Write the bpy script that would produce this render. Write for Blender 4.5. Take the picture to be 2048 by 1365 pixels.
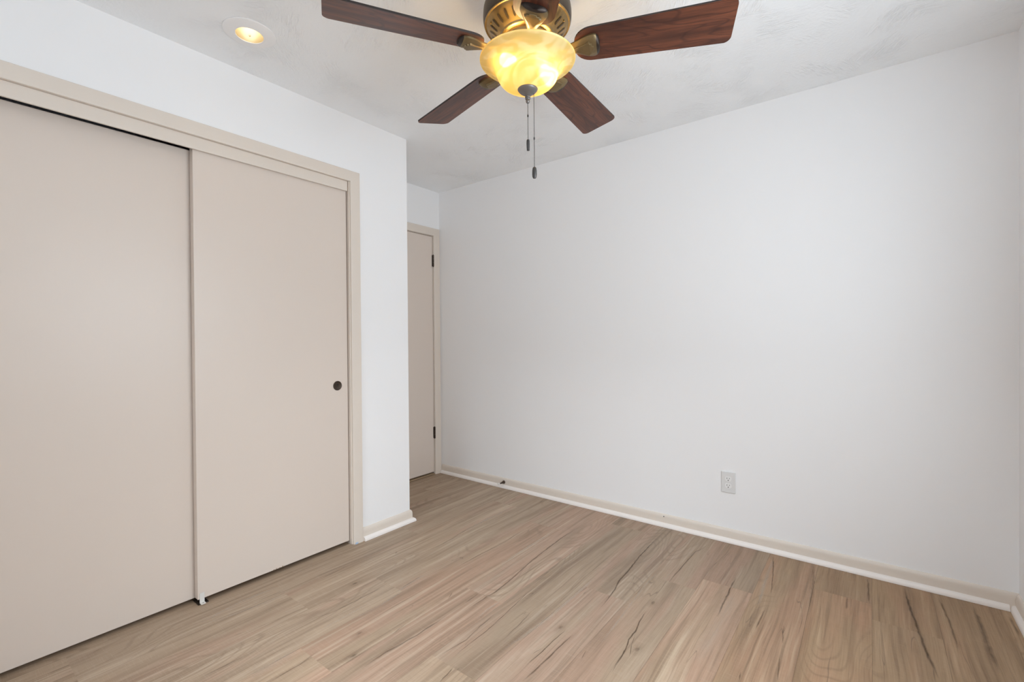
import bpy, bmesh, math, random
from mathutils import Matrix, Vector
for o in list(bpy.data.objects): bpy.data.objects.remove(o)
SC = bpy.context.scene
COL = SC.collection
random.seed(7)
PI = math.pi

# ------------------------------------------------------------------ camera, world, lights, exposure
cam_d = bpy.data.cameras.new('camera')
cam_d.sensor_fit = 'HORIZONTAL'; cam_d.sensor_width = 36.0
cam_d.lens = 36.0 * 931.66 / 2048.0
cam_d.clip_start = 0.02; cam_d.clip_end = 60
cam = bpy.data.objects.new('camera', cam_d); COL.objects.link(cam)
RGT = Vector((0.79311971, 0.60901560, -0.00781828)).normalized()
UPV = Vector((0.00227316, 0.00987657, 0.99994864)).normalized()
FWD = Vector((-0.60906154, 0.79309675, -0.00644891)).normalized()
cam.matrix_world = Matrix(((RGT.x, UPV.x, -FWD.x, 0.0), (RGT.y, UPV.y, -FWD.y, 0.0),
                           (RGT.z, UPV.z, -FWD.z, 1.1698), (0, 0, 0, 1)))
SC.camera = cam

W = bpy.data.worlds.new('world'); SC.world = W; W.use_nodes = True
bg = W.node_tree.nodes['Background']
bg.inputs['Color'].default_value = (0.78, 0.88, 1.0, 1); bg.inputs['Strength'].default_value = 1.0

def area(name, loc, direction, sx, sy, power, color, spread=180):
    l = bpy.data.lights.new(name, 'AREA'); l.shape = 'RECTANGLE'; l.size = sx; l.size_y = sy
    l.energy = power; l.color = color; l.spread = math.radians(spread)
    o = bpy.data.objects.new(name, l); COL.objects.link(o)
    o.location = loc; o.rotation_euler = Vector(direction).to_track_quat('-Z', 'Y').to_euler()
    return o
#LIGHTS_BEGIN
# daylight through the window in the right wall
area('daylight_right', (0.530, 1.20, 1.46), (-1, 0, 0), 1.12, 1.04, 24.0, (0.89, 0.985, 1.065))
# added fill lamp, aimed steeply in through a made-up window behind the camera
area('front_fill', (-1.10, -1.70, 3.10), (0, 1.75, -2.1), 1.8, 1.8, 205, (0.89, 0.985, 1.065))
area('sky_right', (1.90, 1.20, 3.10), (-1.75, 0, -2.1), 1.8, 1.8, 125, (0.89, 0.985, 1.065))
#LIGHTS_END
SC.cycles.diffuse_bounces = 16; SC.cycles.max_bounces = 24
VS = SC.view_settings
VS.view_transform = 'Standard'; VS.look = 'None'; VS.gamma = 1.0; VS.exposure = 0.0
VS.use_curve_mapping = False

# ------------------------------------------------------------------ helpers
def mat(name, color=(0.8, 0.8, 0.8), rough=0.6, metal=0.0, spec=0.5):
    m = bpy.data.materials.new(name); m.use_nodes = True
    b = m.node_tree.nodes['Principled BSDF']
    b.inputs['Base Color'].default_value = (*color, 1); b.inputs['Roughness'].default_value = rough
    b.inputs['Metallic'].default_value = metal; b.inputs['Specular IOR Level'].default_value = spec
    return m
class G:
    """small node-graph helper"""
    def __init__(s, m): s.m = m; s.t = m.node_tree; s.b = s.t.nodes.get('Principled BSDF'); s.out = s.t.nodes['Material Output']
    def n(s, typ, **kw):
        nd = s.t.nodes.new(typ)
        for k, v in kw.items(): setattr(nd, k, v)
        return nd
    def l(s, a, b): s.t.links.new(a, b)
    def setin(s, sock, v):
        if hasattr(v, 'is_output'): s.l(v, sock)
        elif isinstance(v, (tuple, list)) and len(v) == 3 and sock.type == 'RGBA': sock.default_value = (*v, 1)
        else: sock.default_value = v
    def math(s, op, a, b=0.0, clamp=False):
        nd = s.n('ShaderNodeMath', operation=op, use_clamp=clamp); s.setin(nd.inputs[0], a); s.setin(nd.inputs[1], b); return nd.outputs[0]
    def mapping(s, vec, scale=(1, 1, 1), loc=(0, 0, 0)):
        nd = s.n('ShaderNodeMapping'); s.l(vec, nd.inputs['Vector'])
        nd.inputs['Scale'].default_value = scale; s.setin(nd.inputs['Location'], loc); return nd.outputs[0]
    def noise(s, vec, scale=5, detail=4, rough=0.5, dist=0.0):
        nd = s.n('ShaderNodeTexNoise'); s.l(vec, nd.inputs['Vector'])
        nd.inputs['Scale'].default_value = scale; nd.inputs['Detail'].default_value = detail
        nd.inputs['Roughness'].default_value = rough; nd.inputs['Distortion'].default_value = dist
        return nd.outputs['Fac']
    def remap(s, v, a, b, c=0.0, d=1.0, smooth=True):
        nd = s.n('ShaderNodeMapRange', clamp=True)
        if smooth: nd.interpolation_type = 'SMOOTHSTEP'
        s.l(v, nd.inputs[0])
        for i, q in zip((1, 2, 3, 4), (a, b, c, d)): nd.inputs[i].default_value = q
        return nd.outputs[0]
    def mix(s, f, a, b, blend='MIX'):
        nd = s.n('ShaderNodeMix', data_type='RGBA', blend_type=blend)
        s.setin(nd.inputs[0], f); s.setin(nd.inputs[6], a); s.setin(nd.inputs[7], b); return nd.outputs[2]
    def bump(s, h, strength, dist):
        nd = s.n('ShaderNodeBump'); s.l(h, nd.inputs['Height'])
        nd.inputs['Strength'].default_value = strength; nd.inputs['Distance'].default_value = dist
        s.l(nd.outputs[0], s.b.inputs['Normal'])
    def obj(s): return s.n('ShaderNodeTexCoord').outputs['Object']

def link(name, bm, m, parent=None, smooth=False, bevel=0.0, seg=2, angle=35):
    me = bpy.data.meshes.new(name)
    bmesh.ops.recalc_face_normals(bm, faces=bm.faces)
    if bevel > 0:
        es = [e for e in bm.edges if len(e.link_faces) == 2 and e.calc_face_angle(0) > math.radians(angle)]
        bmesh.ops.bevel(bm, geom=es, offset=bevel, segments=seg, profile=0.5, affect='EDGES', clamp_overlap=True)
    bm.to_mesh(me); bm.free()
    for mm in (m if isinstance(m, (list, tuple)) else [m]): me.materials.append(mm)
    if smooth:
        for p in me.polygons: p.use_smooth = True
        try: me.set_sharp_from_angle(angle=math.radians(40))
        except Exception: pass
    o = bpy.data.objects.new(name, me); COL.objects.link(o)
    if parent: o.parent = parent
    return o
def tag(o, label, cat, group=None, kind=None):
    o['label'] = label; o['category'] = cat
    if group: o['group'] = group
    if kind: o['kind'] = kind
    return o
def thing(name, label, cat, loc=(0, 0, 0), group=None):
    o = bpy.data.objects.new(name, None); COL.objects.link(o); o.location = loc; o.empty_display_size = 0.05
    return tag(o, label, cat, group)
def box(bm, x0, x1, y0, y1, z0, z1):
    v = [bm.verts.new(p) for p in ((x0, y0, z0), (x1, y0, z0), (x1, y1, z0), (x0, y1, z0),
                                   (x0, y0, z1), (x1, y0, z1), (x1, y1, z1), (x0, y1, z1))]
    for f in ((3, 2, 1, 0), (4, 5, 6, 7), (0, 1, 5, 4), (1, 2, 6, 5), (2, 3, 7, 6), (3, 0, 4, 7)):
        bm.faces.new([v[i] for i in f])
def boxes(*bs):
    bm = bmesh.new()
    for b in bs: box(bm, *b)
    return bm
def lathe(bm, prof, seg=64, close=False):
    """prof: list of (r, z); revolve about z"""
    rings = []
    for r, z in prof:
        if r < 1e-6: rings.append([bm.verts.new((0, 0, z))])
        else: rings.append([bm.verts.new((r * math.cos(2 * PI * k / seg), r * math.sin(2 * PI * k / seg), z)) for k in range(seg)])
    n = len(rings)
    for i in range(n if close else n - 1):
        a, b = rings[i], rings[(i + 1) % n]
        if len(a) == 1 and len(b) == 1: continue
        for k in range(seg):
            k2 = (k + 1) % seg
            if len(a) == 1: bm.faces.new((a[0], b[k], b[k2]))
            elif len(b) == 1: bm.faces.new((a[k], b[0], a[k2]))
            else: bm.faces.new((a[k], b[k], b[k2], a[k2]))
    return bm
def lathe_bm(prof, seg=64, close=False): return lathe(bmesh.new(), prof, seg, close)
def smooth_profile(pts, n=6):
    """Catmull-Rom through the profile points"""
    out = []
    P = [pts[0]] + list(pts) + [pts[-1]]
    for i in range(1, len(P) - 2):
        p0, p1, p2, p3 = P[i - 1], P[i], P[i + 1], P[i + 2]
        for k in range(n):
            t = k / n
            out.append(tuple(0.5 * ((2 * p1[j]) + (-p0[j] + p2[j]) * t + (2 * p0[j] - 5 * p1[j] + 4 * p2[j] - p3[j]) * t * t
                                    + (-p0[j] + 3 * p1[j] - 3 * p2[j] + p3[j]) * t ** 3) for j in range(2)))
    out.append(tuple(pts[-1]))
    return [(max(0.0, r), z) for r, z in out]
def cyl(bm, p0, p1, r0, r1=None, seg=16, caps=True):
    r1 = r0 if r1 is None else r1
    p0, p1 = Vector(p0), Vector(p1); d = (p1 - p0).normalized()
    u = d.orthogonal().normalized(); w = d.cross(u)
    A = [bm.verts.new(p0 + (u * math.cos(2 * PI * k / seg) + w * math.sin(2 * PI * k / seg)) * r0) for k in range(seg)]
    B = [bm.verts.new(p1 + (u * math.cos(2 * PI * k / seg) + w * math.sin(2 * PI * k / seg)) * r1) for k in range(seg)]
    for k in range(seg): bm.faces.new((A[k], A[(k + 1) % seg], B[(k + 1) % seg], B[k]))
    if caps: bm.faces.new(list(reversed(A))); bm.faces.new(B)
def sweep(path, prof, caps=True):
    """sweep a closed profile [(out, z)] along a floor path [(x, y)], out = to the left of travel, mitred corners"""
    bm = bmesh.new(); n = len(path); P = [Vector(p) for p in path]; secs = []
    for i in range(n):
        if i == 0: d = (P[1] - P[0]).normalized(); nn = Vector((-d.y, d.x)); k = 1.0
        elif i == n - 1: d = (P[-1] - P[-2]).normalized(); nn = Vector((-d.y, d.x)); k = 1.0
        else:
            d0 = (P[i] - P[i - 1]).normalized(); d1 = (P[i + 1] - P[i]).normalized()
            n0 = Vector((-d0.y, d0.x)); n1 = Vector((-d1.y, d1.x)); nn = (n0 + n1).normalized(); k = 1 / max(0.2, nn.dot(n0))
        secs.append([bm.verts.new((P[i].x + nn.x * o * k, P[i].y + nn.y * o * k, z)) for o, z in prof])
    m = len(prof)
    for i in range(n - 1):
        for j in range(m): bm.faces.new((secs[i][j], secs[i][(j + 1) % m], secs[i + 1][(j + 1) % m], secs[i + 1][j]))
    if caps: bm.faces.new(secs[0]); bm.faces.new(list(reversed(secs[-1])))
    return bm
def casing(xp, y0, y1, z1, prof, zb=0.0):
    """three sided mitred casing on the plane x=xp (room on +x); prof = [(away from opening, out of wall)]"""
    bm = bmesh.new(); secs = []
    for c in range(4):
        s = []
        for w, d in prof:
            y, z = ((y0 - w, zb), (y0 - w, z1 + w), (y1 + w, z1 + w), (y1 + w, zb))[c]
            s.append(bm.verts.new((xp + d, y, z)))
        secs.append(s)
    m = len(prof)
    for i in range(3):
        for j in range(m): bm.faces.new((secs[i][j], secs[i][(j + 1) % m], secs[i + 1][(j + 1) % m], secs[i + 1][j]))
    bm.faces.new(secs[0]); bm.faces.new(list(reversed(secs[3])))
    return bm
def uvsphere(bm, c, r, seg=10, rings=6, sz=1.0):
    bmesh.ops.create_uvsphere(bm, u_segments=seg, v_segments=rings, radius=r,
                              matrix=Matrix.Translation(c) @ Matrix.Diagonal((1, 1, sz, 1)))

# ------------------------------------------------------------------ materials
def wall_paint():
    m = mat('white_wall_paint', (0.897, 0.900, 0.905), 0.62, spec=0.3); g = G(m)
    v = g.obj(); h = g.noise(v, 180, 3, 0.6); h2 = g.noise(v, 3.0, 2, 0.5)
    g.bump(g.math('ADD', g.math('MULTIPLY', h, 0.25), g.math('MULTIPLY', h2, 2.0)), 0.25, 0.0012)
    return m
def ceiling_paint():
    m = mat('brushed_ceiling_texture', (0.895, 0.915, 0.930), 0.85, spec=0.2); g = G(m)
    v = g.obj()
    vo = g.n('ShaderNodeTexVoronoi', feature='F1'); g.l(g.mapping(v, (1, 1, 1)), vo.inputs['Vector']); vo.inputs['Scale'].default_value = 3.2
    # each stomp cell gets its own brush direction
    ang = g.math('MULTIPLY', vo.outputs['Color'], 40.0)
    rot = g.n('ShaderNodeVectorRotate', rotation_type='Z_AXIS'); g.l(v, rot.inputs['Vector']); g.l(ang, rot.inputs['Angle'])
    st = g.noise(g.mapping(rot.outputs[0], (22, 130, 1)), 1.0, 3, 0.55, 0.6)
    mask = g.remap(g.noise(v, 5.0, 3, 0.6), 0.42, 0.68)
    fine = g.noise(v, 70, 3, 0.6)
    h = g.math('ADD', g.math('MULTIPLY', g.remap(st, 0.4, 0.7), g.math('MULTIPLY', mask, 1.0)), g.math('MULTIPLY', fine, 0.5))
    g.bump(h, 0.6, 0.005)
    return m
def beige_paint(name, color, rough=0.42):
    m = mat(name, color, rough, spec=0.4); g = G(m)
    v = g.obj(); h = g.noise(g.mapping(v, (60, 60, 5)), 1.0, 3, 0.6); h2 = g.noise(v, 140, 2, 0.6)
    g.bump(g.math('ADD', h, g.math('MULTIPLY', h2, 0.5)), 0.12, 0.0008)
    return m
def floor_planks():
    m = mat('wood_plank_floor', (0.4, 0.3, 0.22), 0.42, spec=0.35); g = G(m)
    uv = g.n('ShaderNodeUVMap', uv_map='grain').outputs[0]
    tone = g.n('ShaderNodeAttribute', attribute_name='plank_tone').outputs['Color']
    sep = g.n('ShaderNodeSeparateColor'); g.l(tone, sep.inputs[0])
    tr, tg, tb = sep.outputs
    # u = along plank (metres, offset per plank), v = across
    warp = g.noise(g.mapping(uv, (1.6, 5.0, 1)), 1.0, 2, 0.4)
    wv = g.n('ShaderNodeCombineXYZ'); g.l(g.math('MULTIPLY', g.math('SUBTRACT', warp, 0.5), 0.035), wv.inputs[1])
    va = g.n('ShaderNodeVectorMath', operation='ADD'); g.l(uv, va.inputs[0]); g.l(wv.outputs[0], va.inputs[1])
    p = va.outputs[0]
    band = g.noise(g.mapping(p, (0.9, 11, 1)), 1.0, 4, 0.55)            # broad light and dark streaks
    streak = g.noise(g.mapping(p, (1.1, 58, 1)), 1.0, 3, 0.6)           # narrow streaks
    fine = g.noise(g.mapping(p, (7, 260, 1)), 1.0, 3, 0.6)              # fibre
    low = g.noise(g.mapping(uv, (1.3, 4.2, 1)), 1.0, 1, 0.4)            # cathedral figure
    ring = g.math('ABSOLUTE', g.math('SINE', g.math('MULTIPLY', low, 70.0)))
    ringm = g.remap(g.noise(g.mapping(uv, (1.1, 3.0, 1), (3.3, 1.7, 0)), 1.0, 1, 0.4), 0.52, 0.66)
    saw = g.noise(g.mapping(uv, (420, 14, 1)), 1.0, 2, 0.6)
    hue = g.noise(g.mapping(uv, (1.0, 7, 1), (9.1, 4.2, 0)), 1.0, 2, 0.5)
    tan_, pink = (0.398, 0.296, 0.207), (0.420, 0.280, 0.200)
    c = g.mix(g.remap(g.math('ADD', hue, g.math('MULTIPLY', g.math('SUBTRACT', tg, 0.5), 0.25)), 0.42, 0.64), tan_, pink)
    plain = g.remap(g.noise(g.mapping(uv, (1.2, 5.5, 1), (2.7, 6.1, 0)), 1.0, 2, 0.5), 0.40, 0.60)   # quiet zones and streaky zones
    sm = g.math('ADD', g.math('MULTIPLY', plain, 0.85), 0.15)
    wide = g.noise(g.mapping(p, (0.8, 24, 1), (7.7, 0.4, 0)), 1.0, 3, 0.55)
    c = g.mix(g.math('MULTIPLY', g.remap(band, 0.50, 0.70), 0.62), c, (0.235, 0.160, 0.105))
    c = g.mix(g.math('MULTIPLY', g.remap(band, 0.44, 0.28), 0.55), c, (0.560, 0.445, 0.335))
    c = g.mix(g.math('MULTIPLY', g.remap(wide, 0.55, 0.70), 0.55), c, (0.215, 0.145, 0.095))
    c = g.mix(g.math('MULTIPLY', g.remap(wide, 0.40, 0.28), 0.50), c, (0.560, 0.450, 0.340))
    c = g.mix(g.math('MULTIPLY', g.math('MULTIPLY', g.remap(streak, 0.51, 0.66), 0.62), sm), c, (0.225, 0.155, 0.103))
    c = g.mix(g.math('MULTIPLY', g.math('MULTIPLY', g.remap(streak, 0.47, 0.32), 0.52), sm), c, (0.550, 0.440, 0.335))
    c = g.mix(g.math('MULTIPLY', g.math('MULTIPLY', g.remap(ring, 0.60, 0.12), ringm), 0.42), c, (0.24, 0.168, 0.115))
    c = g.mix(g.math('MULTIPLY', g.remap(fine, 0.44, 0.70), 0.30), c, (0.23, 0.158, 0.108))
    c = g.mix(g.math('MULTIPLY', g.remap(saw, 0.5, 0.72), 0.14), c, (0.60, 0.49, 0.39))
    c = g.mix(tb, c, g.mix(1.0, c, (1.0, 0.88, 0.71), 'MULTIPLY'))        # some boards are a warmer brown
    # thin dark checks
    chk = g.noise(g.mapping(p, (1.1, 15, 1), (5.5, 8.8, 0)), 1.0, 2, 0.45)
    line = g.remap(g.math('ABSOLUTE', g.math('SUBTRACT', chk, 0.56)), 0.007, 0.0)
    lm = g.remap(g.noise(g.mapping(uv, (2.0, 9, 1), (1.5, 2.8, 0)), 1.0, 2, 0.5), 0.50, 0.62)
    c = g.mix(g.math('MULTIPLY', g.math('MULTIPLY', line, lm), 0.55), c, (0.13, 0.085, 0.055))
    # value varies by plank; left rows also carry painted-in light
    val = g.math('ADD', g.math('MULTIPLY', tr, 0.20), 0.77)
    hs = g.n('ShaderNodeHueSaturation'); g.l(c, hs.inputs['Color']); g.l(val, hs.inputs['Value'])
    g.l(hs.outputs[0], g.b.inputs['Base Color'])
    g.l(g.remap(fine, 0.2, 0.8, 0.36, 0.52), g.b.inputs['Roughness'])
    g.bump(g.math('ADD', fine, g.math('MULTIPLY', saw, 0.6)), 0.10, 0.0006)
    return m
def grain_mark(name, color, sc=(160, 22, 1)):
    m = mat(name, color, 0.5, spec=0.3); g = G(m)
    a = g.n('ShaderNodeAttribute', attribute_name='mark').outputs['Fac']
    v = g.obj(); nz = g.noise(g.mapping(v, sc), 1.0, 3, 0.6)
    f = g.math('MULTIPLY', a, g.remap(nz, 0.25, 0.62, 0.45, 1.0), clamp=True)
    tr = g.n('ShaderNodeBsdfTransparent'); mx = g.n('ShaderNodeMixShader')
    g.l(f, mx.inputs[0]); g.l(tr.outputs[0], mx.inputs[1]); g.l(g.b.outputs[0], mx.inputs[2]); g.l(mx.outputs[0], g.out.inputs['Surface'])
    return m
def cherry_wood():
    m = mat('dark_cherry_blade_wood', (0.07, 0.025, 0.015), 0.38, spec=0.45); g = G(m)
    v = g.obj()
    inf = g.n('ShaderNodeObjectInfo').outputs['Random']
    off = g.n('ShaderNodeCombineXYZ'); g.l(g.math('MULTIPLY', inf, 20.0), off.inputs[0]); g.l(g.math('MULTIPLY', inf, 7.0), off.inputs[1])
    va = g.n('ShaderNodeVectorMath', operation='ADD'); g.l(v, va.inputs[0]); g.l(off.outputs[0], va.inputs[1]); p = va.outputs[0]
    low = g.noise(g.mapping(p, (1.6, 9, 1)), 1.0, 2, 0.5, 0.3)
    ring = g.math('ABSOLUTE', g.math('SINE', g.math('MULTIPLY', low, 46.0)))
    fine = g.noise(g.mapping(p, (9, 230, 1)), 1.0, 4, 0.65)
    band = g.noise(g.mapping(p, (2.0, 26, 1)), 1.0, 3, 0.55)
    c = g.mix(g.remap(band, 0.36, 0.66), (0.165, 0.052, 0.025), (0.072, 0.024, 0.014))
    c = g.mix(g.math('MULTIPLY', g.remap(ring, 0.5, 0.08), 0.55), c, (0.040, 0.014, 0.010))
    c = g.mix(g.math('MULTIPLY', g.remap(fine, 0.42, 0.7), 0.55), c, (0.032, 0.012, 0.009))
    g.l(c, g.b.inputs['Base Color'])
    return m
def antique_brass():
    m = mat('antique_brass', (0.30, 0.21, 0.09), 0.36, metal=0.85); g = G(m)
    v = g.obj(); n_ = g.noise(v, 9, 4, 0.6)
    g.l(g.mix(g.remap(n_, 0.35, 0.65), (0.36, 0.26, 0.12), (0.26, 0.185, 0.085)), g.b.inputs['Base Color'])
    g.l(g.remap(g.noise(v, 60, 2, 0.5), 0.3, 0.7, 0.30, 0.44), g.b.inputs['Roughness'])
    return m
def dark_bronze(name='dark_bronze', c=(0.075, 0.055, 0.042)):
    m = mat(name, c, 0.42, metal=0.7); g = G(m)
    v = g.obj(); n_ = g.noise(v, 25, 3, 0.6)
    g.l(g.mix(n_, tuple(q * 0.7 for q in c), tuple(min(1, q * 1.3) for q in c)), g.b.inputs['Base Color'])
    return m
def alabaster():
    """amber alabaster lamp glass: thin, mostly diffusing, swirled"""
    m = bpy.data.materials.new('alabaster_glass'); m.use_nodes = True; g = G(m)
    g.t.nodes.remove(g.b)
    v = g.obj()
    w = g.noise(g.mapping(v, (5, 5, 8)), 1.0, 2, 0.45, 1.6)
    sw = g.math('SINE', g.math('MULTIPLY', w, 24.0))
    f = g.remap(sw, -0.9, 0.9)
    blot = g.remap(g.noise(v, 11, 2, 0.5, 1.2), 0.35, 0.65)
    f2 = g.math('MULTIPLY', f, g.math('ADD', g.math('MULTIPLY', blot, 0.6), 0.4), clamp=True)
    ct = g.mix(f2, (0.93, 0.62, 0.17), (0.99, 0.78, 0.34))
    cd = g.mix(f2, (0.73, 0.57, 0.20), (0.86, 0.74, 0.37))
    tl = g.n('ShaderNodeBsdfTranslucent'); g.l(ct, tl.inputs['Color'])
    df = g.n('ShaderNodeBsdfDiffuse'); g.l(cd, df.inputs['Color'])
    gl = g.n('ShaderNodeBsdfGlossy'); gl.inputs['Roughness'].default_value = 0.22
    m1 = g.n('ShaderNodeMixShader'); m1.inputs[0].default_value = 0.12
    g.l(df.outputs[0], m1.inputs[1]); g.l(tl.outputs[0], m1.inputs[2])
    rf = g.n('ShaderNodeBsdfRefraction'); g.l(ct, rf.inputs['Color']); rf.inputs['Roughness'].default_value = 0.55; rf.inputs['IOR'].default_value = 1.14
    m0 = g.n('ShaderNodeMixShader'); m0.inputs[0].default_value = 0.10
    g.l(m1.outputs[0], m0.inputs[1]); g.l(rf.outputs[0], m0.inputs[2]); m1 = m0
    m2 = g.n('ShaderNodeMixShader'); m2.inputs[0].default_value = 0.04
    g.l(m1.outputs[0], m2.inputs[1]); g.l(gl.outputs[0], m2.inputs[2])
    g.l(m2.outputs[0], g.out.inputs['Surface'])
    return m
def emitter(name, color, strength):
    m = bpy.data.materials.new(name); m.use_nodes = True; g = G(m); g.t.nodes.remove(g.b)
    e = g.n('ShaderNodeEmission'); e.inputs['Color'].default_value = (*color, 1); e.inputs['Strength'].default_value = strength
    g.l(e.outputs[0], g.out.inputs['Surface']); return m
def window_glass():
    m = bpy.data.materials.new('window_glass'); m.use_nodes = True; g = G(m); g.t.nodes.remove(g.b)
    t = g.n('ShaderNodeBsdfTransparent'); gl = g.n('ShaderNodeBsdfGlossy'); gl.inputs['Roughness'].default_value = 0.02
    mx = g.n('ShaderNodeMixShader'); mx.inputs[0].default_value = 0.05
    g.l(t.outputs[0], mx.inputs[1]); g.l(gl.outputs[0], mx.inputs[2]); g.l(mx.outputs[0], g.out.inputs['Surface']); return m

M_WALL = wall_paint(); M_CEIL = ceiling_paint()
M_DOOR = beige_paint('beige_door_paint', (0.722, 0.636, 0.565), 0.36)
M_TRIM = beige_paint('beige_trim_paint', (0.745, 0.672, 0.595), 0.40)
M_SHOE = beige_paint('pale_shoe_moulding_paint', (0.88, 0.83, 0.79), 0.4)
M_FLOOR = floor_planks()
M_DARKMARK = grain_mark('dark_grain_figure', (0.120, 0.070, 0.040)); M_LIGHTMARK = grain_mark('pale_sapwood_figure', (0.60, 0.50, 0.395), (45, 4, 1))
M_BLADE = cherry_wood(); M_EDGE = mat('blade_edge', (0.018, 0.010, 0.008), 0.5)
M_BRASS = antique_brass(); M_BRONZE = dark_bronze(); M_HOUSING = dark_bronze('oiled_bronze_housing', (0.075, 0.055, 0.038))
M_BLACK = mat('black_recess', (0.012, 0.010, 0.009), 0.6)
M_SHADE = alabaster()
M_PEWTER = mat('dark_pewter', (0.20, 0.19, 0.18), 0.42, metal=0.6)
M_BULB = emitter('warm_bulb_glow', (1.0, 0.72, 0.36), 82.0)
M_CANBULB = emitter('downlight_bulb_glow', (1.0, 0.90, 0.70), 20.0)
M_PLASTIC = mat('white_plastic', (0.75, 0.75, 0.745), 0.35)
M_BRACKET = dark_bronze('bronzed_bracket', (0.20, 0.145, 0.072)); M_BRACKETSHADE = dark_bronze('shaded_bracket_end', (0.050, 0.038, 0.032))  # bracket ends get a darker copy as painted shade
M_CHAIN = mat('dark_chain_metal', (0.075, 0.072, 0.070), 0.4, metal=0.5)
M_SOCKET = mat('socket_plastic', (0.84, 0.84, 0.835), 0.3)
M_CANTRIM = mat('white_downlight_trim', (0.88, 0.88, 0.88), 0.45)
M_CANIN = mat('cream_downlight_reflector', (0.30, 0.24, 0.14), 0.35)
M_SLOT = mat('socket_slot', (0.05, 0.05, 0.05), 0.6)
M_WHITE = mat('white_window_paint', (0.8, 0.8, 0.79), 0.4)
M_TAPE = mat('blue_tape', (0.42, 0.56, 0.74), 0.6)
M_OAK = mat('oak_threshold', (0.36, 0.26, 0.16), 0.5)
M_STEEL = mat('grey_steel', (0.35, 0.34, 0.33), 0.4, metal=0.9)
M_RUBBER = mat('white_rubber', (0.72, 0.70, 0.66), 0.6)
M_GLASS = window_glass()

# ------------------------------------------------------------------ room dimensions (metres; camera above the origin)
XL, XA, YB, XR, YF, H = -2.340, -2.981, 2.849, 0.4974, -0.300, 2.440
YC = 1.957                 # outside corner where the closet wall ends
T = 0.115
def struct(o, label, cat='structure'): return tag(o, label, cat, kind='structure')

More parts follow.
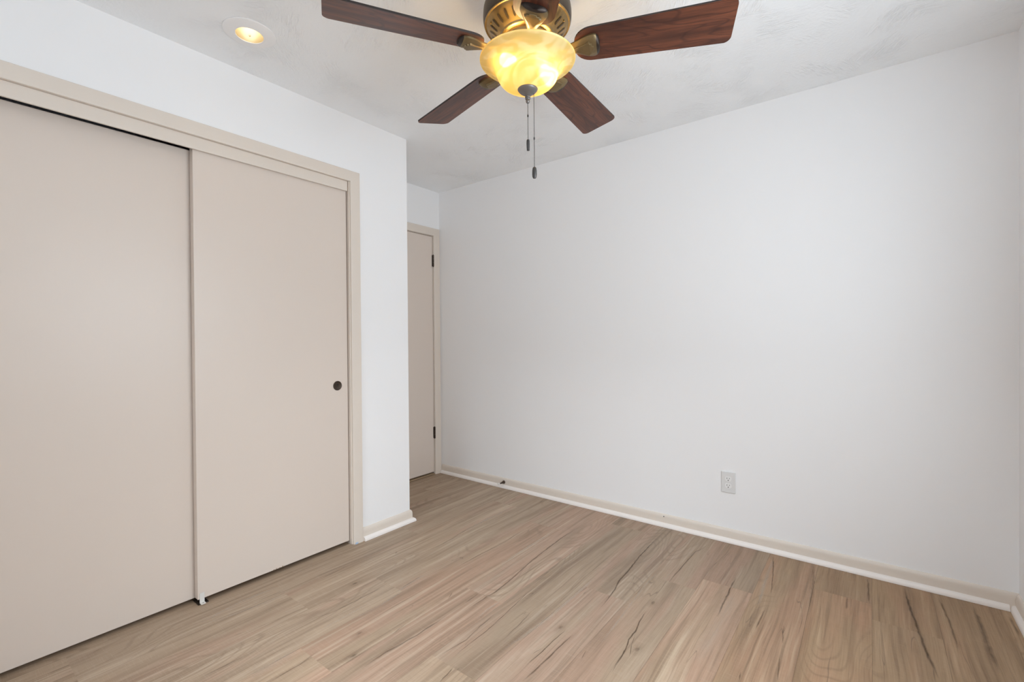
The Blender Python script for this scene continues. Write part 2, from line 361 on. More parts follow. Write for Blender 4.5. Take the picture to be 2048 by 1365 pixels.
# grain figure traced on the floor: (points), width, strength, 0 dark / 1 pale
STROKES = [
  ([(-1.209, 1.175), (-1.217, 1.253), (-1.216, 1.4), (-1.232, 1.576), (-1.247, 1.72), (-1.247, 1.822)], 0.004, 0.75, 0),
  ([(-1.386, 1.404), (-1.377, 1.497), (-1.376, 1.591), (-1.37, 1.645), (-1.38, 1.767), (-1.407, 1.972), (-1.422, 2.186), (-1.43, 2.334), (-1.423, 2.547)], 0.011, 0.55, 0),
  ([(-1.86, 0.996), (-1.828, 1.109), (-1.825, 1.186), (-1.825, 1.288), (-1.826, 1.39)], 0.006, 0.5, 0),
  ([(-1.503, 1.161), (-1.511, 1.243)], 0.004, 0.7, 0),
  ([(-1.516, 1.28), (-1.522, 1.36)], 0.004, 0.5, 0),
  ([(-1.434, 0.976), (-1.436, 1.062), (-1.42, 1.21), (-1.418, 1.38)], 0.014, 0.45, 0),
  ([(-1.165, 1.095), (-1.175, 1.176)], 0.007, 0.65, 0),
  ([(-1.264, 1.176), (-1.243, 1.313), (-1.256, 1.407), (-1.264, 1.523)], 0.008, 0.35, 0),
  ([(-1.744, 1.399), (-1.756, 1.535)], 0.006, 0.55, 0),
  ([(-1.505, 1.471), (-1.527, 1.528)], 0.006, 0.6, 0),
  ([(-1.421, 1.495), (-1.426, 1.594)], 0.008, 0.5, 0),
  ([(-1.131, 1.421), (-1.135, 1.498), (-1.148, 1.617)], 0.005, 0.6, 0),
  ([(-0.925, 1.777), (-0.928, 1.855), (-0.938, 1.99), (-0.956, 2.077), (-0.96, 2.196), (-0.975, 2.351), (-0.98, 2.52), (-0.983, 2.673)], 0.01, 0.75, 0),
  ([(-0.975, 1.331), (-0.971, 1.432), (-0.97, 1.517), (-0.967, 1.6)], 0.005, 0.8, 0),
  ([(-0.994, 1.393), (-0.981, 1.452)], 0.003, 0.7, 0),
  ([(-0.94, 1.264), (-0.936, 1.33), (-0.934, 1.465), (-0.929, 1.603)], 0.01, 0.65, 0),
  ([(-0.834, 1.482), (-0.842, 1.545)], 0.005, 0.7, 0),
  ([(-0.717, 1.485), (-0.723, 1.575), (-0.728, 1.636), (-0.74, 1.69), (-0.741, 1.755), (-0.754, 1.836), (-0.758, 1.923)], 0.008, 0.85, 0),
  ([(-0.737, 1.746), (-0.719, 1.665), (-0.707, 1.63), (-0.7, 1.599)], 0.003, 0.8, 0),
  ([(-0.763, 2.176), (-0.76, 2.362), (-0.753, 2.605), (-0.738, 2.64), (-0.718, 2.754)], 0.008, 0.5, 0),
  ([(-0.507, 2.047), (-0.51, 2.19), (-0.515, 2.315), (-0.518, 2.456)], 0.01, 0.65, 0),
  ([(-0.364, 2.051), (-0.362, 2.143), (-0.357, 2.222)], 0.008, 0.6, 0),
  ([(-0.356, 1.706), (-0.358, 1.764)], 0.008, 0.6, 0),
  ([(-0.266, 2.016), (-0.278, 2.152)], 0.009, 0.4, 0),
  ([(-0.25, 1.783), (-0.264, 1.943)], 0.006, 0.45, 0),
  ([(0.123, 2.805), (0.135, 2.595), (0.143, 2.518), (0.151, 2.415), (0.163, 2.281), (0.185, 2.109)], 0.014, 0.8, 0),
  ([(-0.01, 2.812), (-0.005, 2.55)], 0.012, 0.5, 0),
  ([(-0.081, 2.554), (-0.083, 2.432)], 0.012, 0.4, 0),
  ([(-0.226, 2.806), (-0.215, 2.589), (-0.206, 2.312)], 0.018, 0.35, 0),
  ([(0.238, 2.796), (0.255, 2.579), (0.259, 2.36)], 0.012, 0.45, 0),
  ([(0.348, 2.804), (0.351, 2.668), (0.35, 2.428), (0.352, 2.279)], 0.022, 0.5, 0),
  ([(0.454, 2.776), (0.458, 2.608)], 0.012, 0.45, 0),
  ([(-0.412, 2.808), (-0.378, 2.577), (-0.357, 2.372)], 0.007, 0.6, 0),
  ([(-1.924, 1.73), (-1.927, 1.827), (-1.955, 2.061), (-1.96, 2.354)], 0.009, 0.35, 0),
  ([(-1.676, 1.674), (-1.673, 1.88), (-1.66, 2.081), (-1.679, 2.302)], 0.009, 0.4, 0),
  ([(-2.4, 2.052), (-2.402, 2.281), (-2.443, 2.58)], 0.012, 0.3, 0),
  ([(-1.981, 0.833), (-1.968, 0.947), (-1.96, 1.052)], 0.006, 0.35, 0),
  ([(-1.842, 0.61), (-1.839, 0.696), (-1.837, 0.763)], 0.004, 0.6, 0),
  ([(-2.064, 0.527), (-2.042, 0.644), (-2.041, 0.764)], 0.01, 0.25, 0),
  ([(-1.628, 0.747), (-1.629, 0.853), (-1.647, 0.941)], 0.01, 0.3, 0),
  ([(-1.96, 2.569), (-1.961, 2.279), (-1.947, 2.013)], 0.016, 0.55, 1),
  ([(-1.513, 2.417), (-1.517, 2.107), (-1.507, 1.838)], 0.018, 0.5, 1),
  ([(-1.063, 2.059), (-1.063, 1.908), (-1.065, 1.776), (-1.064, 1.632), (-1.081, 1.444), (-1.095, 1.337)], 0.022, 0.4, 1),
  ([(-1.304, 1.6), (-1.309, 1.516), (-1.303, 1.439)], 0.012, 0.5, 1),
  ([(-1.713, 0.902), (-1.713, 0.823), (-1.705, 0.716)], 0.05, 0.25, 1),
  ([(-1.762, 1.258), (-1.759, 1.143), (-1.754, 1.003)], 0.01, 0.35, 1),
  ([(-2.13, 1.049), (-2.143, 0.902), (-2.165, 0.774)], 0.02, 0.35, 1),
  ([(-2.227, 1.074), (-2.232, 0.898), (-2.2, 0.731)], 0.014, 0.45, 1),
  ([(-1.718, 1.399), (-1.706, 1.256), (-1.713, 1.112)], 0.014, 0.4, 1),
  ([(-0.838, 2.297), (-0.841, 2.107), (-0.828, 1.852), (-0.817, 1.598)], 0.012, 0.35, 1),
  ([(-0.496, 2.32), (-0.484, 2.001), (-0.497, 1.703)], 0.08, 0.25, 1),
  ([(-0.404, 2.785), (-0.397, 2.476), (-0.387, 2.228)], 0.022, 0.4, 1),
  ([(-1.751, 1.557), (-1.734, 1.36)], 0.02, 0.35, 1),
]
KNOTS = [(-0.759, 1.989), (-0.992, 1.599), (-1.611, 1.086), (-1.514, 0.998), (-1.956, 1.299), (-0.692, 1.657)]

# ------------------------------------------------------------------ room shell
CAN = (-2.030, 0.879); CAN_R = 0.060
bm = bmesh.new()
rect = [bm.verts.new(p) for p in ((XA - .1, YF - .12, H), (XR + .12, YF - .12, H), (XR + .12, YB + .1, H), (XA - .1, YB + .1, H))]
ed = [bm.edges.new((rect[i], rect[(i + 1) % 4])) for i in range(4)]
cv = [bm.verts.new((CAN[0] + CAN_R * math.cos(2 * PI * k / 48), CAN[1] + CAN_R * math.sin(2 * PI * k / 48), H)) for k in range(48)]
ed += [bm.edges.new((cv[i], cv[(i + 1) % 48])) for i in range(48)]
bmesh.ops.triangle_fill(bm, edges=ed, use_beauty=True)
for f in [f for f in bm.faces if (f.calc_center_median() - Vector((CAN[0], CAN[1], H))).length < CAN_R * 0.97 and all((v.co - Vector((CAN[0], CAN[1], H))).length < CAN_R * 1.01 for v in f.verts)]:
    bm.faces.remove(f)
struct(link('ceiling', bm, M_CEIL), 'white ceiling with a swirled brush texture', 'ceiling')

# floor: one face per plank, planks run along the closet wall
bm = bmesh.new(); uvl = bm.loops.layers.uv.new('grain'); tl = bm.loops.layers.float_color.new('plank_tone'); mk = bm.loops.layers.float_color.new('mark')
RW, PL, X0 = 0.215, 1.51, -2.145
JOINT = {-1: 0.35, 0: 1.053, 1: 1.39, 2: 0.90, 3: 1.59, 4: 1.173, 5: 0.42, 6: 0.70, 7: 2.33, 8: 1.62, 9: 2.545, 10: 0.9, 11: 1.8}
TONE_AND_LIGHT = {(-4, 0): .9, (-3, 0): 1., (-2, 0): .8, (-2, 1): .9, (-1, 0): 1.1, (-1, 1): .9, (0, 0): 1.1, (0, 1): 1.2, (1, 0): 1.3, (1, 1): 1.0, (2, 0): 1.6, (2, 1): .95, (3, 0): .9, (3, 1): 1.05, (4, 0): .9, (4, 1): .35, (5, 0): .6, (5, 1): .55, (6, 0): .3, (6, 1): .45, (7, 1): .15, (7, 0): .95, (9, 1): .2}  # rows on the closet side painted lighter to make up for weak light
BROWN = {7: .15, 8: .55, 9: .8, 10: .85, 11: .85, 12: .85, -4: .1, -3: .1}
rnd = random.Random(21)
xa, xb, ya, yb = XA - .10, XR + .02, YF - .02, YB + .02
for r in range(-5, 13):
    x0, x1 = X0 + r * RW, X0 + (r + 1) * RW
    if x1 <= xa or x0 >= xb: continue
    j = JOINT.get(r, rnd.uniform(0.3, 1.7)); y = j
    while y > ya: y -= PL
    k = 0
    while y < yb:
        y0, y1 = max(y, ya), min(y + PL, yb); cx0, cx1 = max(x0, xa), min(x1, xb)
        idx = 0 if y + PL <= j + 0.01 else 1
        ou, ov = rnd.uniform(0, 40), rnd.uniform(0, 40)
        t = (TONE_AND_LIGHT.get((r, idx), rnd.random()), rnd.random() * (.25 if r <= 1 else 1), rnd.random() * (.05 if r <= 1 else .22) + BROWN.get(r, 0.0), 1.0)
        f = bm.faces.new([bm.verts.new(p) for p in ((cx0, y0, 0), (cx1, y0, 0), (cx1, y1, 0), (cx0, y1, 0))])
        for lp in f.loops:
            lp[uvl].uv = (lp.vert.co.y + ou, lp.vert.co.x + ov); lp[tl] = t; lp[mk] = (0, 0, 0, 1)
        k += 1; y += PL
# grain figure of the print: checks, sapwood streaks, knots, joints (all part of the floor's surface)
def mark_quad(vs, al, mi):
    f = bm.faces.new([bm.verts.new(v) for v in vs]); f.material_index = mi
    for lp, a in zip(f.loops, al): lp[mk] = (a, a, a, 1); lp[tl] = (0, 0, 0, 1); lp[uvl].uv = (lp.vert.co.y, lp.vert.co.x)
def stroke(pts, w, a, kind, z):
    P = [Vector(p) for p in pts]; Q = []
    for i in range(len(P) - 1):
        n = max(2, int((P[i + 1] - P[i]).length / 0.02))
        for k in range(n): Q.append(P[i].lerp(P[i + 1], k / n))
    Q.append(P[-1]); n = len(Q); rr = random.Random(int(abs(P[0].x * 999)))
    W_ = []
    for i in range(n):
        d = (Q[min(i + 1, n - 1)] - Q[max(i - 1, 0)]).normalized(); s = Vector((-d.y, d.x)); t = i / (n - 1)
        e = max(0.0, min(1.0, 5 * t, 5 * (1 - t))); jit = rr.uniform(-1, 1) * min(w * 0.25, 0.0015) * (1 - .8 * kind)
        hw = w * 0.5 * (0.55 + 0.45 * e) * rr.uniform(0.75 + .2 * kind, 1.25 - .2 * kind)
        W_.append((Q[i] + s * (jit - hw), Q[i] + s * jit, Q[i] + s * (jit + hw), a * e))
    for i in range(n - 1):
        A, B = W_[i], W_[i + 1]
        mark_quad([(*A[0], z), (*A[1], z), (*B[1], z), (*B[0], z)], (0, A[3], B[3], 0), 1 + kind)
        mark_quad([(*A[1], z), (*A[2], z), (*B[2], z), (*B[1], z)], (A[3], 0, 0, B[3]), 1 + kind)
for i, (pts, w, a, kind) in enumerate(STROKES): stroke(pts, w, a, kind, 0.00015 + 0.000004 * i)
for i, (kx, ky) in enumerate(KNOTS):
    z = 0.0005 + i * 1e-5; n = 14
    for (rx, ry, a, zz) in ((0.026, 0.050, 0.22, z), (0.008, 0.015, 0.32, z + 4e-5)):
        for k in range(n):
            a0, a1 = 2 * PI * k / n, 2 * PI * (k + 1) / n
            f = bm.faces.new([bm.verts.new(v) for v in ((kx, ky, zz), (kx + rx * math.cos(a0), ky + ry * math.sin(a0), zz), (kx + rx * math.cos(a1), ky + ry * math.sin(a1), zz))])
            f.material_index = 1
            for lp, al in zip(f.loops, (a, 0, 0)): lp[mk] = (al, al, al, 1)
for r in range(-4, 13):      # hairline joints between rows
    x = X0 + r * RW
    for s in (-1, 1):
        mark_quad([(x, ya, .0006), (x + s * .0012, ya, .0006), (x + s * .0012, yb, .0006), (x, yb, .0006)], (.42, 0, 0, .42), 1)
fl = link('floor', bm, [M_FLOOR, M_DARKMARK, M_LIGHTMARK]); struct(fl, 'tan and pinkish brown wood plank floor with dark grain checks', 'floor')

# closet opening: jambs 1.524 m apart
OY0, OY1, OZ = 0.013, 1.537, 2.0655
struct(link('wall_left', boxes((XL - T, XL, YF - .12, OY0 - .019, 0, H), (XL - T, XL, OY1 + .019, YC, 0, H), (XL - T, XL, OY0 - .019, OY1 + .019, OZ + .019, H)), M_WALL),
       'white wall around the sliding closet doors', 'wall')
struct(link('wall_return', boxes((XA, XL - T, YC - .1, YC, 0, H)), M_WALL), 'short white return wall beside the beige hinged door', 'wall')
DY0, DY1, DZ = 2.012, 2.772, 2.051
struct(link('wall_alcove', boxes((XA - .1, XA, YF - .12, DY0 - .02, 0, H), (XA - .1, XA, DY1 + .012, YB, 0, H), (XA - .1, XA, DY0 - .02, DY1 + .012, DZ + .012, H),
       (XA - .1, XA - .09, DY0 - .02, DY1 + .012, 0, DZ + .012)), M_WALL), 'white wall strip above the hinged door in the corner', 'wall')
struct(link('wall_back', boxes((XA - .1, XR + .12, YB, YB + .1, 0, H)), M_WALL), 'large blank white wall on the right side of the photo', 'wall')
WY0, WY1, WZ0, WZ1 = 0.60, 1.80, 0.90, 2.02
struct(link('wall_right', boxes((XR, XR + .12, YF, WY0, 0, H), (XR, XR + .12, WY1, YB, 0, H), (XR, XR + .12, WY0, WY1, 0, WZ0), (XR, XR + .12, WY0, WY1, WZ1, H)), M_WALL),
       'white window wall at the right edge of the photo', 'wall')
VX0, VX1 = -1.70, -0.50
struct(link('wall_front', boxes((XA, VX0, YF - .12, YF, 0, H), (VX1, XR + .12, YF - .12, YF, 0, H), (VX0, VX1, YF - .12, YF, 0, WZ0), (VX0, VX1, YF - .12, YF, WZ1, H)), M_WALL),
       'white wall with an added window behind the photographer', 'wall')

def window(name, label, axis, a0, a1, inner, sgn):
    def B(x0, x1, p0, p1, z0, z1):
        q0, q1 = sorted((inner + sgn * p0, inner + sgn * p1))
        return (q0, q1, x0, x1, z0, z1) if axis == 'x' else (x0, x1, q0, q1, z0, z1)
    w = tag(bpy.data.objects.new(name, None), label, 'window', kind='structure'); COL.objects.link(w)
    mid = (WZ0 + WZ1) / 2
    link('window_frame', boxes(B(a0, a0 + .04, .02, .10, WZ0, WZ1), B(a1 - .04, a1, .02, .10, WZ0, WZ1), B(a0 + .04, a1 - .04, .02, .10, WZ0, WZ0 + .04),
         B(a0 + .04, a1 - .04, .02, .10, WZ1 - .04, WZ1), B(a0 + .04, a1 - .04, .04, .08, mid - .02, mid + .02)), M_WHITE, w, bevel=.002)
    link('window_sill', boxes(B(a0 - .05, a1 + .05, -.04, .02, WZ0 - .025, WZ0)), M_WHITE, w, bevel=.003)
    link('glass_pane', boxes(B(a0 + .04, a1 - .04, .055, .058, WZ0 + .04, mid - .02), B(a0 + .04, a1 - .04, .055, .058, mid + .02, WZ1 - .04)), M_GLASS, w)
window('window_1', 'white sash window in the wall at the right', 'x', WY0, WY1, XR, 1)
window('added_window', 'added white sash window behind the camera, lets fill light in', 'y', VX0, VX1, YF, -1)  # unseen window, made up to let the front fill light in

# ------------------------------------------------------------------ mouldings
CAS = [(0, 0), (0, .009), (.004, .012), (.012, .0135), (.030, .0155), (.050, .017), (.056, .0165), (.058, .014), (.058, 0)]
struct(link('trim_1', casing(XL, OY0 - .006, OY1 + .006, OZ + .0005, CAS), M_TRIM, smooth=True), 'beige casing framing the sliding closet doors', 'trim')
struct(link('trim_2', boxes((XL - T, XL, OY0 - .019, OY0, 0, OZ), (XL - T, XL, OY1, OY1 + .019, 0, OZ), (XL - T, XL, OY0 - .019, OY1 + .019, OZ, OZ + .019)), M_TRIM, bevel=.0012),
       'beige jambs lining the closet opening', 'trim')
struct(link('trim_3', boxes((XL - .013, XL - .003, OY0 + .0005, OY1 - .004, 2.009, OZ - .0006)), M_TRIM, bevel=.002), 'beige fascia board hiding the track above the closet doors', 'trim')
struct(link('trim_6', boxes((XL - .110, XL - .015, OY0 + .001, OY1 - .001, 2.048, OZ - .0006)), M_BLACK), 'track channel above the closet doors, painted black as shade', 'trim')  # black stands for the shade in the gap over the doors
struct(link('trim_4', casing(XA, DY0 - .003, DY1 + .003, DZ + .003, [(w * 1.09, d) for w, d in CAS]), M_TRIM, smooth=True), 'beige casing around the hinged door in the corner', 'trim')
struct(link('trim_5', boxes((XA - .09, XA - .002, DY0 - .02, DY0 - .003, 0, DZ), (XA - .09, XA - .002, DY1 - .001, DY1 + .012, 0, DZ), (XA - .09, XA - .002, DY0 - .02, DY1 + .012, DZ, DZ + .012),
       ), M_TRIM), 'beige jambs of the hinged door', 'trim')
struct(link('trim_7', boxes((XA - .088, XA + .006, DY0 - .002, DY1 - .002, 0.0007, 0.010)), M_OAK, bevel=.003), 'tan wood threshold under the hinged door', 'trim')
BASE = [(0, 0), (.0125, 0), (.0125, .050), (.0115, .060), (.009, .068), (.005, .0735), (.002, .0748), (0, .0748)]
SHOE = [(.0127, 0.0007), (.030, 0.0007), (.0300, .006), (.0285, .012), (.0250, .0180), (.0200, .0222), (.0127, .0240)]
def baseboard(name, label, path, spath):
    b = struct(link(name, sweep(path, BASE), M_TRIM, smooth=True), label, 'baseboard')
    link('shoe_moulding', sweep(spath, SHOE), M_SHOE, b, smooth=True)
    return b
ye = OY1 + .006 + .058 + .0005
bb_left = baseboard('baseboard_left', 'short beige baseboard wrapping the outside corner beside the closet', [(XA + .017, YC), (XL, YC), (XL, ye)], [(XA + .019, YC), (XL, YC), (XL, ye + .004)])
bb_back = baseboard('baseboard_back', 'long beige baseboard along the blank right hand wall', [(XR - .0005, YB), (XA + .018, YB)], [(XR - .031, YB), (XA + .020, YB)])
bb_right = baseboard('baseboard_right', 'beige baseboard under the right hand window', [(XR, YF + .001), (XR, YB - .013)], [(XR, YF + .031), (XR, YB - .001)])
bb_front = baseboard('baseboard_front', 'beige baseboard behind the camera', [(XL + .001, YF), (XR - .013, YF)], [(XL + .001, YF), (XR - .001, YF)])
bm = bmesh.new(); cyl(bm, (-1.009, YB - .0125, .062), (-1.009, YB - .0135, .062), .0032, seg=12); link('nail_hole', bm, M_BLACK, bb_back)

# ------------------------------------------------------------------ doors
d1 = tag(link('door_1', boxes((-2.436, -2.401, OY0 + .002, 0.800, 0.0155, 2.0175)), M_DOOR, bevel=.0015), 'left beige sliding closet door, set behind the other one', 'sliding door', kind='structure')
d2 = tag(link('door_2', boxes((-2.393, -2.358, 0.776, OY1 - .005, 0.0205, 2.034)), M_DOOR, bevel=.0015), 'right beige sliding closet door with a round dark finger pull', 'sliding door', kind='structure')
# round recessed finger pull: rim, cup and a keyed centre
XD = -2.358; PC = (1.467, 0.911)
bm = lathe_bm([(0, -.0006), (.016, -.0004), (.0195, .0006), (.0215, .0022), (.0235, .0030), (.0255, .0024), (.0265, .0006), (.0265, .0002)], 40)
bmesh.ops.rotate(bm, verts=bm.verts, cent=(0, 0, 0), matrix=Matrix.Rotation(PI / 2, 3, 'Y')); bmesh.ops.translate(bm, verts=bm.verts, vec=(XD + .0009, PC[0], PC[1]))
pull = link('finger_pull', bm, M_BRONZE, d2, smooth=True); pull['label'] = 'dark bronze finger pull'
bm = bmesh.new()
cyl(bm, (XD + .0008, PC[0] - .001, PC[1] - .003), (XD + .0016, PC[0] - .001, PC[1] - .003), .0022, seg=12)
cyl(bm, (XD + .0008, PC[0] + .001, PC[1] + .006), (XD + .0013, PC[0] + .001, PC[1] + .006), .005, seg=16)
link('pull_screw', bm, M_BLACK, pull)
bm = bmesh.new()
for yy, ww, hh in ((1.105, .005, .004), (1.118, .004, .006), (1.133, .007, .003), (1.148, .006, .005)): box(bm, XD - .002, XD + .0004, yy, yy + ww, .0200, .0205 + hh)
link('paint_chip', bm, M_OAK, d2)
d3 = tag(link('door_3', boxes((XA - .037, XA - .002, DY0, DY1 - .004, 0.022, DZ - .004)), M_DOOR, bevel=.0015), 'beige hinged door in the corner, partly hidden by the wall end', 'door', kind='structure')
for z0, z1 in ((1.791, 1.888), (0.312, 0.408)):
    bm = bmesh.new(); yy, xx = DY1 - .001, XA + .0065
    for k in range(3):
        a = z0 + (z1 - z0) * k / 3; cyl(bm, (xx, yy, a + .0006), (xx, yy, z0 + (z1 - z0) * (k + 1) / 3 - .0006), .0068, seg=14)
    uvsphere(bm, (xx, yy, z1 + .001), .0045); uvsphere(bm, (xx, yy, z0 - .001), .0045)
    box(bm, XA - .0019, XA + .001, DY1 - .010, DY1 - .003, z0, z1)
    h = link('hinge', bm, M_BRONZE, d3, smooth=True); h['label'] = 'dark bronze hinge'

# ------------------------------------------------------------------ small fixtures
# floor guide at the foot of the front sliding door
gx, gy = -2.3575, 0.788
g_ = thing('door_guide', 'white floor guide clip at the lower left corner of the right sliding door', 'door guide', (gx, gy, 0))
link('shadow_base', boxes((-.055, .010, -.014, .028, .0007, .0030)), M_BRONZE, g_, bevel=.0008)  # dark base doubles as painted shadow under the clip
bm = boxes((.0004, .0022, -.0055, .0135, .0062, .048), (.0004, .0210, -.0055, .0135, .0032, .0062))
link('guide_clip', bm, M_RUBBER, g_, bevel=.0005)
bm = bmesh.new(); cyl(bm, (.0125, .004, .0060), (.0125, .004, .0072), .0028, seg=12); link('screw', bm, M_STEEL, g_)
tag(link('tape_scrap', boxes((XL + .0171, XL + .0177, 1.549, 1.566, 0.0008, 0.010)), M_TAPE), 'tiny blue scrap of painter tape at the foot of the closet casing', 'tape')

# duplex outlet on the blank wall
ox, oz = -0.640, 0.338
ot = thing('wall_outlet', 'white double power outlet low on the blank right hand wall', 'outlet', (ox, YB, oz))
link('cover_plate', boxes((-.0375, .0375, -.0062, -.0002, -.0600, .0600)), M_PLASTIC, ot, bevel=.0028, seg=3)
for s in (1, -1):
    cz = s * .0195; bm = bmesh.new(); n = 36; ring = []
    for k in range(n):
        a = 2 * PI * k / n; ring.append((max(-.0172, min(.0172, .0188 * math.cos(a))), cz + max(-.0142, min(.0142, .0172 * math.sin(a)))))
    A = [bm.verts.new((x, -.0060, z)) for x, z in ring]; B = [bm.verts.new((x * .96, -.0078, cz + (z - cz) * .96)) for x, z in ring]
    for k in range(n): bm.faces.new((A[k], A[(k + 1) % n], B[(k + 1) % n], B[k]))
    bm.faces.new(B)
    so = link('socket', bm, M_SOCKET, ot)
    bm = boxes((-.0078, -.0055, -.0083, -.0075, cz - .0005, cz + .0075), (.0055, .0078, -.0083, -.0075, cz + .0008, cz + .0070))
    cyl(bm, (0, -.0075, cz - .0075), (0, -.0083, cz - .0075), .0027, seg=14)
    link('slots', bm, M_SLOT, so)
bm = bmesh.new(); cyl(bm, (0, -.006, 0), (0, -.0072, 0), .0032, seg=14); link('screw', bm, M_PLASTIC, ot)

# door stop screwed to the baseboard
ds = thing('door_stop', 'small dark bronze door stop with white rubber tip on the back baseboard', 'door stop', (-2.268, YB - .0125, .045))
bm = bmesh.new()
prof = [(0, 0), (.0125, 0), (.0130, .002), (.0120, .006), (.0085, .016), (.0060, .027), (.0052, .040), (.0052, .056), (0, .056)]
lathe(bm, [(r, z) for r, z in prof], 24)
bmesh.ops.rotate(bm, verts=bm.verts, cent=(0, 0, 0), matrix=Matrix.Rotation(PI / 2, 3, 'X'))
link('stop_post', bm, M_BRONZE, ds, smooth=True)
bm = lathe_bm([(0, .0562), (.0068, .0562), (.0075, .058), (.0075, .069), (.006, .0715), (0, .072)], 20)
bmesh.ops.rotate(bm, verts=bm.verts, cent=(0, 0, 0), matrix=Matrix.Rotation(PI / 2, 3, 'X'))
link('rubber_tip', bm, M_RUBBER, ds, smooth=True)

# recessed downlight near the closet
rl = thing('recessed_downlight', 'round white recessed ceiling light glowing warm near the closet wall', 'ceiling light', (CAN[0], CAN[1], H))
link('trim_ring', lathe_bm([(.0965, -.0003), (.0968, -.0030), (.094, -.0046), (.080, -.0062), (.062, -.0092), (.0530, -.0116), (.0515, -.0110), (.0515, -.0060), (.058, -.001), (.058, .0005)], 72), M_CANTRIM, rl, smooth=True)
link('reflector', lathe_bm([(.0513, -.0095), (.0525, .020), (.0545, .050), (.0555, .100), (.0555, .150), (0, .150)], 56), M_CANIN, rl, smooth=True)
bm = bmesh.new(); cyl(bm, (-.046, .020, .020), (-.0512, .023, .020), .0042, seg=12); link('spring_clip', bm, M_OAK, rl)
link('bulb', lathe_bm(smooth_profile([(0, .040), (.016, .042), (.026, .050), (.029, .060), (.026, .074), (.018, .095), (.013, .120), (0, .121)], 4), 32), M_CANBULB, rl, smooth=True)

BULBS = [(math.radians(247), 0, .100, 2.110), (math.radians(58), 0, .102, 2.084)]   # direction, tilt, reach, height

# ------------------------------------------------------------------ ceiling fan
FX, FY = -0.943, 1.329
fan = thing('ceiling_fan', 'five blade brass ceiling fan with dark cherry blades and glowing amber glass bowl', 'ceiling fan', (FX, FY, 0))
# motor housing: dark drum with neck up to the ceiling
link('motor_housing', lathe_bm(smooth_profile([(.1455, 2.2560), (.1500, 2.2600), (.1525, 2.272), (.1530, 2.290), (.1500, 2.312), (.1400, 2.332), (.1150, 2.350), (.0900, 2.362)], 5)
     + [(.078, 2.372), (.076, 2.400), (.080, 2.404), (.092, 2.4395), (0, 2.4397)], 80), M_HOUSING, fan, smooth=True)
link('housing_rim', lathe_bm([(.1395, 2.2555), (.1450, 2.2535), (.1482, 2.2545), (.1490, 2.2572), (.1468, 2.2590), (.1395, 2.2590)], 80, True), M_BRASS, fan, smooth=True)
# vented cone under the motor
cone = [(.0745, 2.212), (.0800, 2.2095), (.0920, 2.2115), (.0950, 2.2165), (.0985, 2.2200), (.1240, 2.2400), (.1385, 2.2505), (.1435, 2.2560)]
link('vent_plate', lathe_bm(smooth_profile(cone, 4), 80), M_BRASS, fan, smooth=True)
def cone_pt(r, a, off=0.0):
    t = (r - .0985) / (.1385 - .0985); z = 2.2200 + t * (2.2505 - 2.2200)
    return Vector(((r + off * .6) * math.cos(a), (r + off * .6) * math.sin(a), z - off))
bm = bmesh.new(); NS = 26
for s in range(NS):
    a = 2 * PI * (s + .5) / NS
    pr = []
    for k in range(12):
        q = 2 * PI * k / 12; cr = .0105 * math.cos(q) + (.0065 if math.cos(q) > 0 else -.0065); ct = .0040 * math.sin(q)
        r = .1175 + cr * .75; pr.append(bm.verts.new(cone_pt(r, a + ct / r, .0012)))
    bm.faces.new(pr)
link('vent_slots', bm, M_HOUSING, fan)
for s in range(5):
    a = 2 * PI * (s + .24) / 5; c = cone_pt(.131, a, .0006); bm = bmesh.new()
    cyl(bm, c, c - Vector((0, 0, .004)), .0035, .003, seg=12)
    link('cover_screw', bm, M_BRASS, fan, smooth=True)
# switch neck carrying the bowl
link('switch_neck', lathe_bm(smooth_profile([(.0760, 2.2125), (.0770, 2.206), (.0720, 2.190), (.0600, 2.178), (.0580, 2.160), (.0620, 2.150), (.0620, 2.128), (.0200, 2.122), (0, 2.122)], 4), 48), M_BRASS, fan, smooth=True)
bm = bmesh.new(); cyl(bm, (0, 0, 2.122), (0, 0, 2.034), .0045, seg=12); link('bowl_rod', bm, M_BRASS, fan)
bulbs = []
# bulbs on angled holders inside the bowl
for a, tilt, rr, zz in BULBS:
    d = Vector((math.cos(a), math.sin(a), 0)); base = d * .030 + Vector((0, 0, 2.135)); tip = d * rr + Vector((0, 0, zz)); ax = (tip - base).normalized()
    bm = bmesh.new(); cyl(bm, base - ax * .012, base + ax * .018, .013, seg=16); link('bulb_holder', bm, M_PLASTIC, fan)
    L = (tip - base).length
    bm = lathe_bm(smooth_profile([(.010, .018), (.013, .026), (.020, L * .62), (.0225, L * .8), (.018, L * .94), (.008, L), (0, L + .001)], 4), 20)
    q = Vector((0, 0, 1)).rotation_difference(ax); bmesh.ops.rotate(bm, verts=bm.verts, cent=(0, 0, 0), matrix=q.to_matrix()); bmesh.ops.translate(bm, verts=bm.verts, vec=base)
    b = link('bulb', bm, M_BULB, fan, smooth=True)
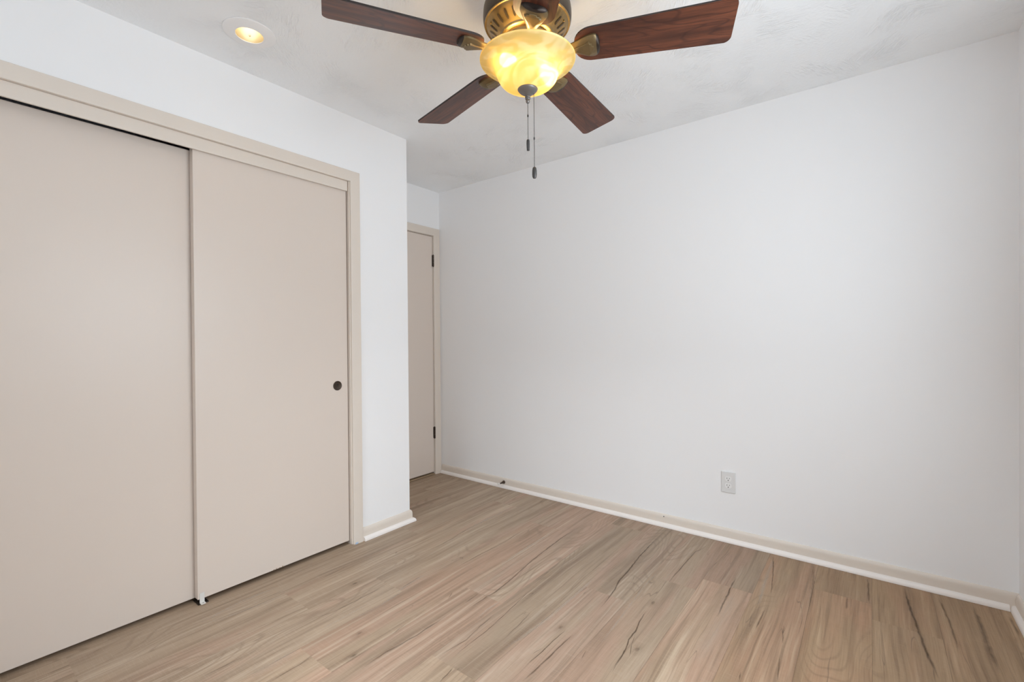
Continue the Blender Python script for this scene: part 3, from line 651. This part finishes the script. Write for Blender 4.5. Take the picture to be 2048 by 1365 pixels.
# amber alabaster bowl, flared lip over a rounded cup
outer = smooth_profile([(.1650,2.1375),(.1660,2.1355),(.1635,2.1315),(.1530,2.1265),(.1400,2.1205),(.1270,2.1120),(.1165,2.1020),(.1095,2.0910),(.1050,2.0800),(.1000,2.0690),(.0910,2.0575),(.0760,2.0470),(.0520,2.0385),(.0250,2.0348),(.0070,2.0340)], 5)
link('glass_bowl', lathe_bm(outer, 96), M_SHADE, fan, smooth=True)['label'] = 'swirled amber alabaster glass bowl'
fin = link('finial', lathe_bm(smooth_profile([(.0040, 2.0345), (.0330, 2.0360), (.0338, 2.0335), (.0320, 2.0300), (.0240, 2.0230), (.0150, 2.0175), (.0100, 2.0135)], 4)
     + [(.0082, 2.0125), (.0090, 2.0100), (.0096, 2.0085), (.0090, 2.0068), (.0066, 2.0060), (.0082, 2.0048), (.0092, 2.0028), (.0082, 2.0008), (.0056, 1.9998), (.0064, 1.9985), (.0072, 1.9955), (.0066, 1.9915), (.0045, 1.9885), (0, 1.9875)], 40), M_PEWTER, fan, smooth=True)
# bead pull chains
RX, RY = 0.7931, 0.6090
def chain(px, z0, zc, z1, kind):
    bm = bmesh.new(); x, y = px * RX, px * RY; z = z0
    while z > z1 + .001:
        uvsphere(bm, (x, y, z), .00155, 8, 5); z -= .0043
    cyl(bm, (x, y, z0), (x, y, z1), .00045, seg=6)
    cyl(bm, (x, y, zc + .0035), (x, y, zc - .0035), .0026, seg=10)
    c = link('pull_chain', bm, M_CHAIN, fan, smooth=True)
    if kind == 0:
        prof = [(0, 0), (.0046, -.0005), (.0054, -.004), (.0058, -.014), (.0056, -.026), (.0050, -.0375), (0, -.038)]
    else:
        prof = [(0, 0), (.0040, -.0008), (.0066, -.004), (.0080, -.013), (.0082, -.026), (.0072, -.035), (.0048, -.0395), (0, -.0400)]
    bm = lathe_bm([(r, z1 + z) for r, z in prof], 24); bmesh.ops.translate(bm, verts=bm.verts, vec=(x, y, 0))
    link('pull_fob', bm, M_CHAIN, c, smooth=True)
chain(0.000, 1.9870, 1.944, 1.8610, 0)
chain(0.0215, 2.0220, 1.865, 1.7660, 1)

# blades: local x runs outward, underside at z = 0
def blade_mesh():
    bm = bmesh.new(); up, lo = [], []
    r0, rt, wr, wt, cr = .163, .664, .066, .0810, .024
    def hw(r): return wr + (wt - wr) * min(1, max(0, (r - .225) / (rt - .225)))
    pts = []
    for k in range(9):
        a = PI / 2 * k / 8; pts.append((r0 + (.225 - r0) * (1 - math.cos(a)), wr * math.sin(a) ** .8 if k else 0.0))
    for k in range(1, 10): r = .225 + (rt - cr - .225) * k / 9; pts.append((r, hw(r)))
    for k in range(1, 7):
        a = PI / 2 * k / 6; pts.append((rt - cr + cr * math.sin(a), hw(rt) - cr + cr * math.cos(a)))
    pts = [(r, w) for r, w in pts]
    loop = pts + [(r, -w) for r, w in reversed(pts) if w > 1e-6]
    A = [bm.verts.new((x, y, 0)) for x, y in loop]; B = [bm.verts.new((x, y, .0062)) for x, y in loop]; n = len(loop)
    bm.faces.new(list(reversed(A))).material_index = 0; bm.faces.new(B).material_index = 0
    for k in range(n):
        f = bm.faces.new((A[k], A[(k + 1) % n], B[(k + 1) % n], B[k])); f.material_index = 1
    return bm
def iron_mesh():
    """cast bracket: slim stem from the hub, bell-shaped shield under the blade root"""
    bm = bmesh.new()
    st = [(.078, .0100, .030, .006), (.092, .0100, .024, .007), (.108, .0105, .013, .008), (.126, .0120, .004, .009), (.142, .0150, .000, .010), (.158, .0200, .000, .012), (.174, .0265, .000, .014),
          (.190, .0335, .000, .016), (.205, .0395, .000, .0175), (.218, .0430, .000, .0185), (.229, .0430, .000, .0185), (.238, .0395, .000, .0180), (.2445, .0310, .000, .0172), (.248, .0180, .000, .0165)]
    NS_ = 12; rows = []
    for r, w, dz, th in st:
        row = []
        for k in range(NS_ + 1):
            s = -1 + 2 * k / NS_
            b = -th * (0.35 + 0.65 * (1 - abs(s) ** 2.6)) + dz
            row.append(bm.verts.new((r, s * w, b)))
        row += [bm.verts.new((r, w, -.0003 + dz)), bm.verts.new((r, -w, -.0003 + dz))]
        rows.append(row)
    m = NS_ + 3
    for a, b in zip(rows, rows[1:]):
        for k in range(m):
            q = bm.faces.new((a[k], a[(k + 1) % m], b[(k + 1) % m], b[k]))
            if a[0].co.x > .236: q.material_index = 1
    bm.faces.new(list(reversed(rows[0]))); bm.faces.new(rows[-1]).material_index = 1
    return bm
def shield_mesh():
    """raised V panel on the bracket with a notched outer edge"""
    bm = bmesh.new()
    def low(r): return -.0135 - max(0, min(1, (r - .150) / .06)) * .0075
    out = [(.150, 0), (.156, .0055), (.172, .0105), (.190, .0175), (.206, .0250), (.214, .0285), (.217, .0215), (.222, .0215), (.224, .0120), (.229, .0120), (.231, 0)]
    loop = out + [(r, -w) for r, w in reversed(out[1:-1])]
    A = [bm.verts.new((r, w, low(r) + .007)) for r, w in loop]; B = [bm.verts.new((.19 + (r - .19) * .97, w * .93, low(r))) for r, w in loop]; n = len(loop)
    for k in range(n): bm.faces.new((A[k], A[(k + 1) % n], B[(k + 1) % n], B[k]))
    bm.faces.new(B)
    return bm
FZ, PITCH, PHASE = 2.156, math.radians(-13.8), math.radians(94.9)
blade0 = None
for k in range(5):
    ang = PHASE + 2 * PI * k / 5
    if blade0 is None:
        b = link('fan_blade', blade_mesh(), [M_BLADE, M_EDGE], fan)
        ir = link('blade_bracket', iron_mesh(), [M_BRACKET, M_BRACKETSHADE], b, smooth=True)
        sh = link('bracket_shield', shield_mesh(), M_BRACKET, b, bevel=.0014)
        blade0 = (b, ir, sh)
    else:
        b = blade0[0].copy(); COL.objects.link(b); b.parent = fan
        for q in blade0[1:]:
            c = q.copy(); COL.objects.link(c); c.parent = b
    b.location = (0, 0, FZ); b.rotation_euler = (PITCH, 0, ang)
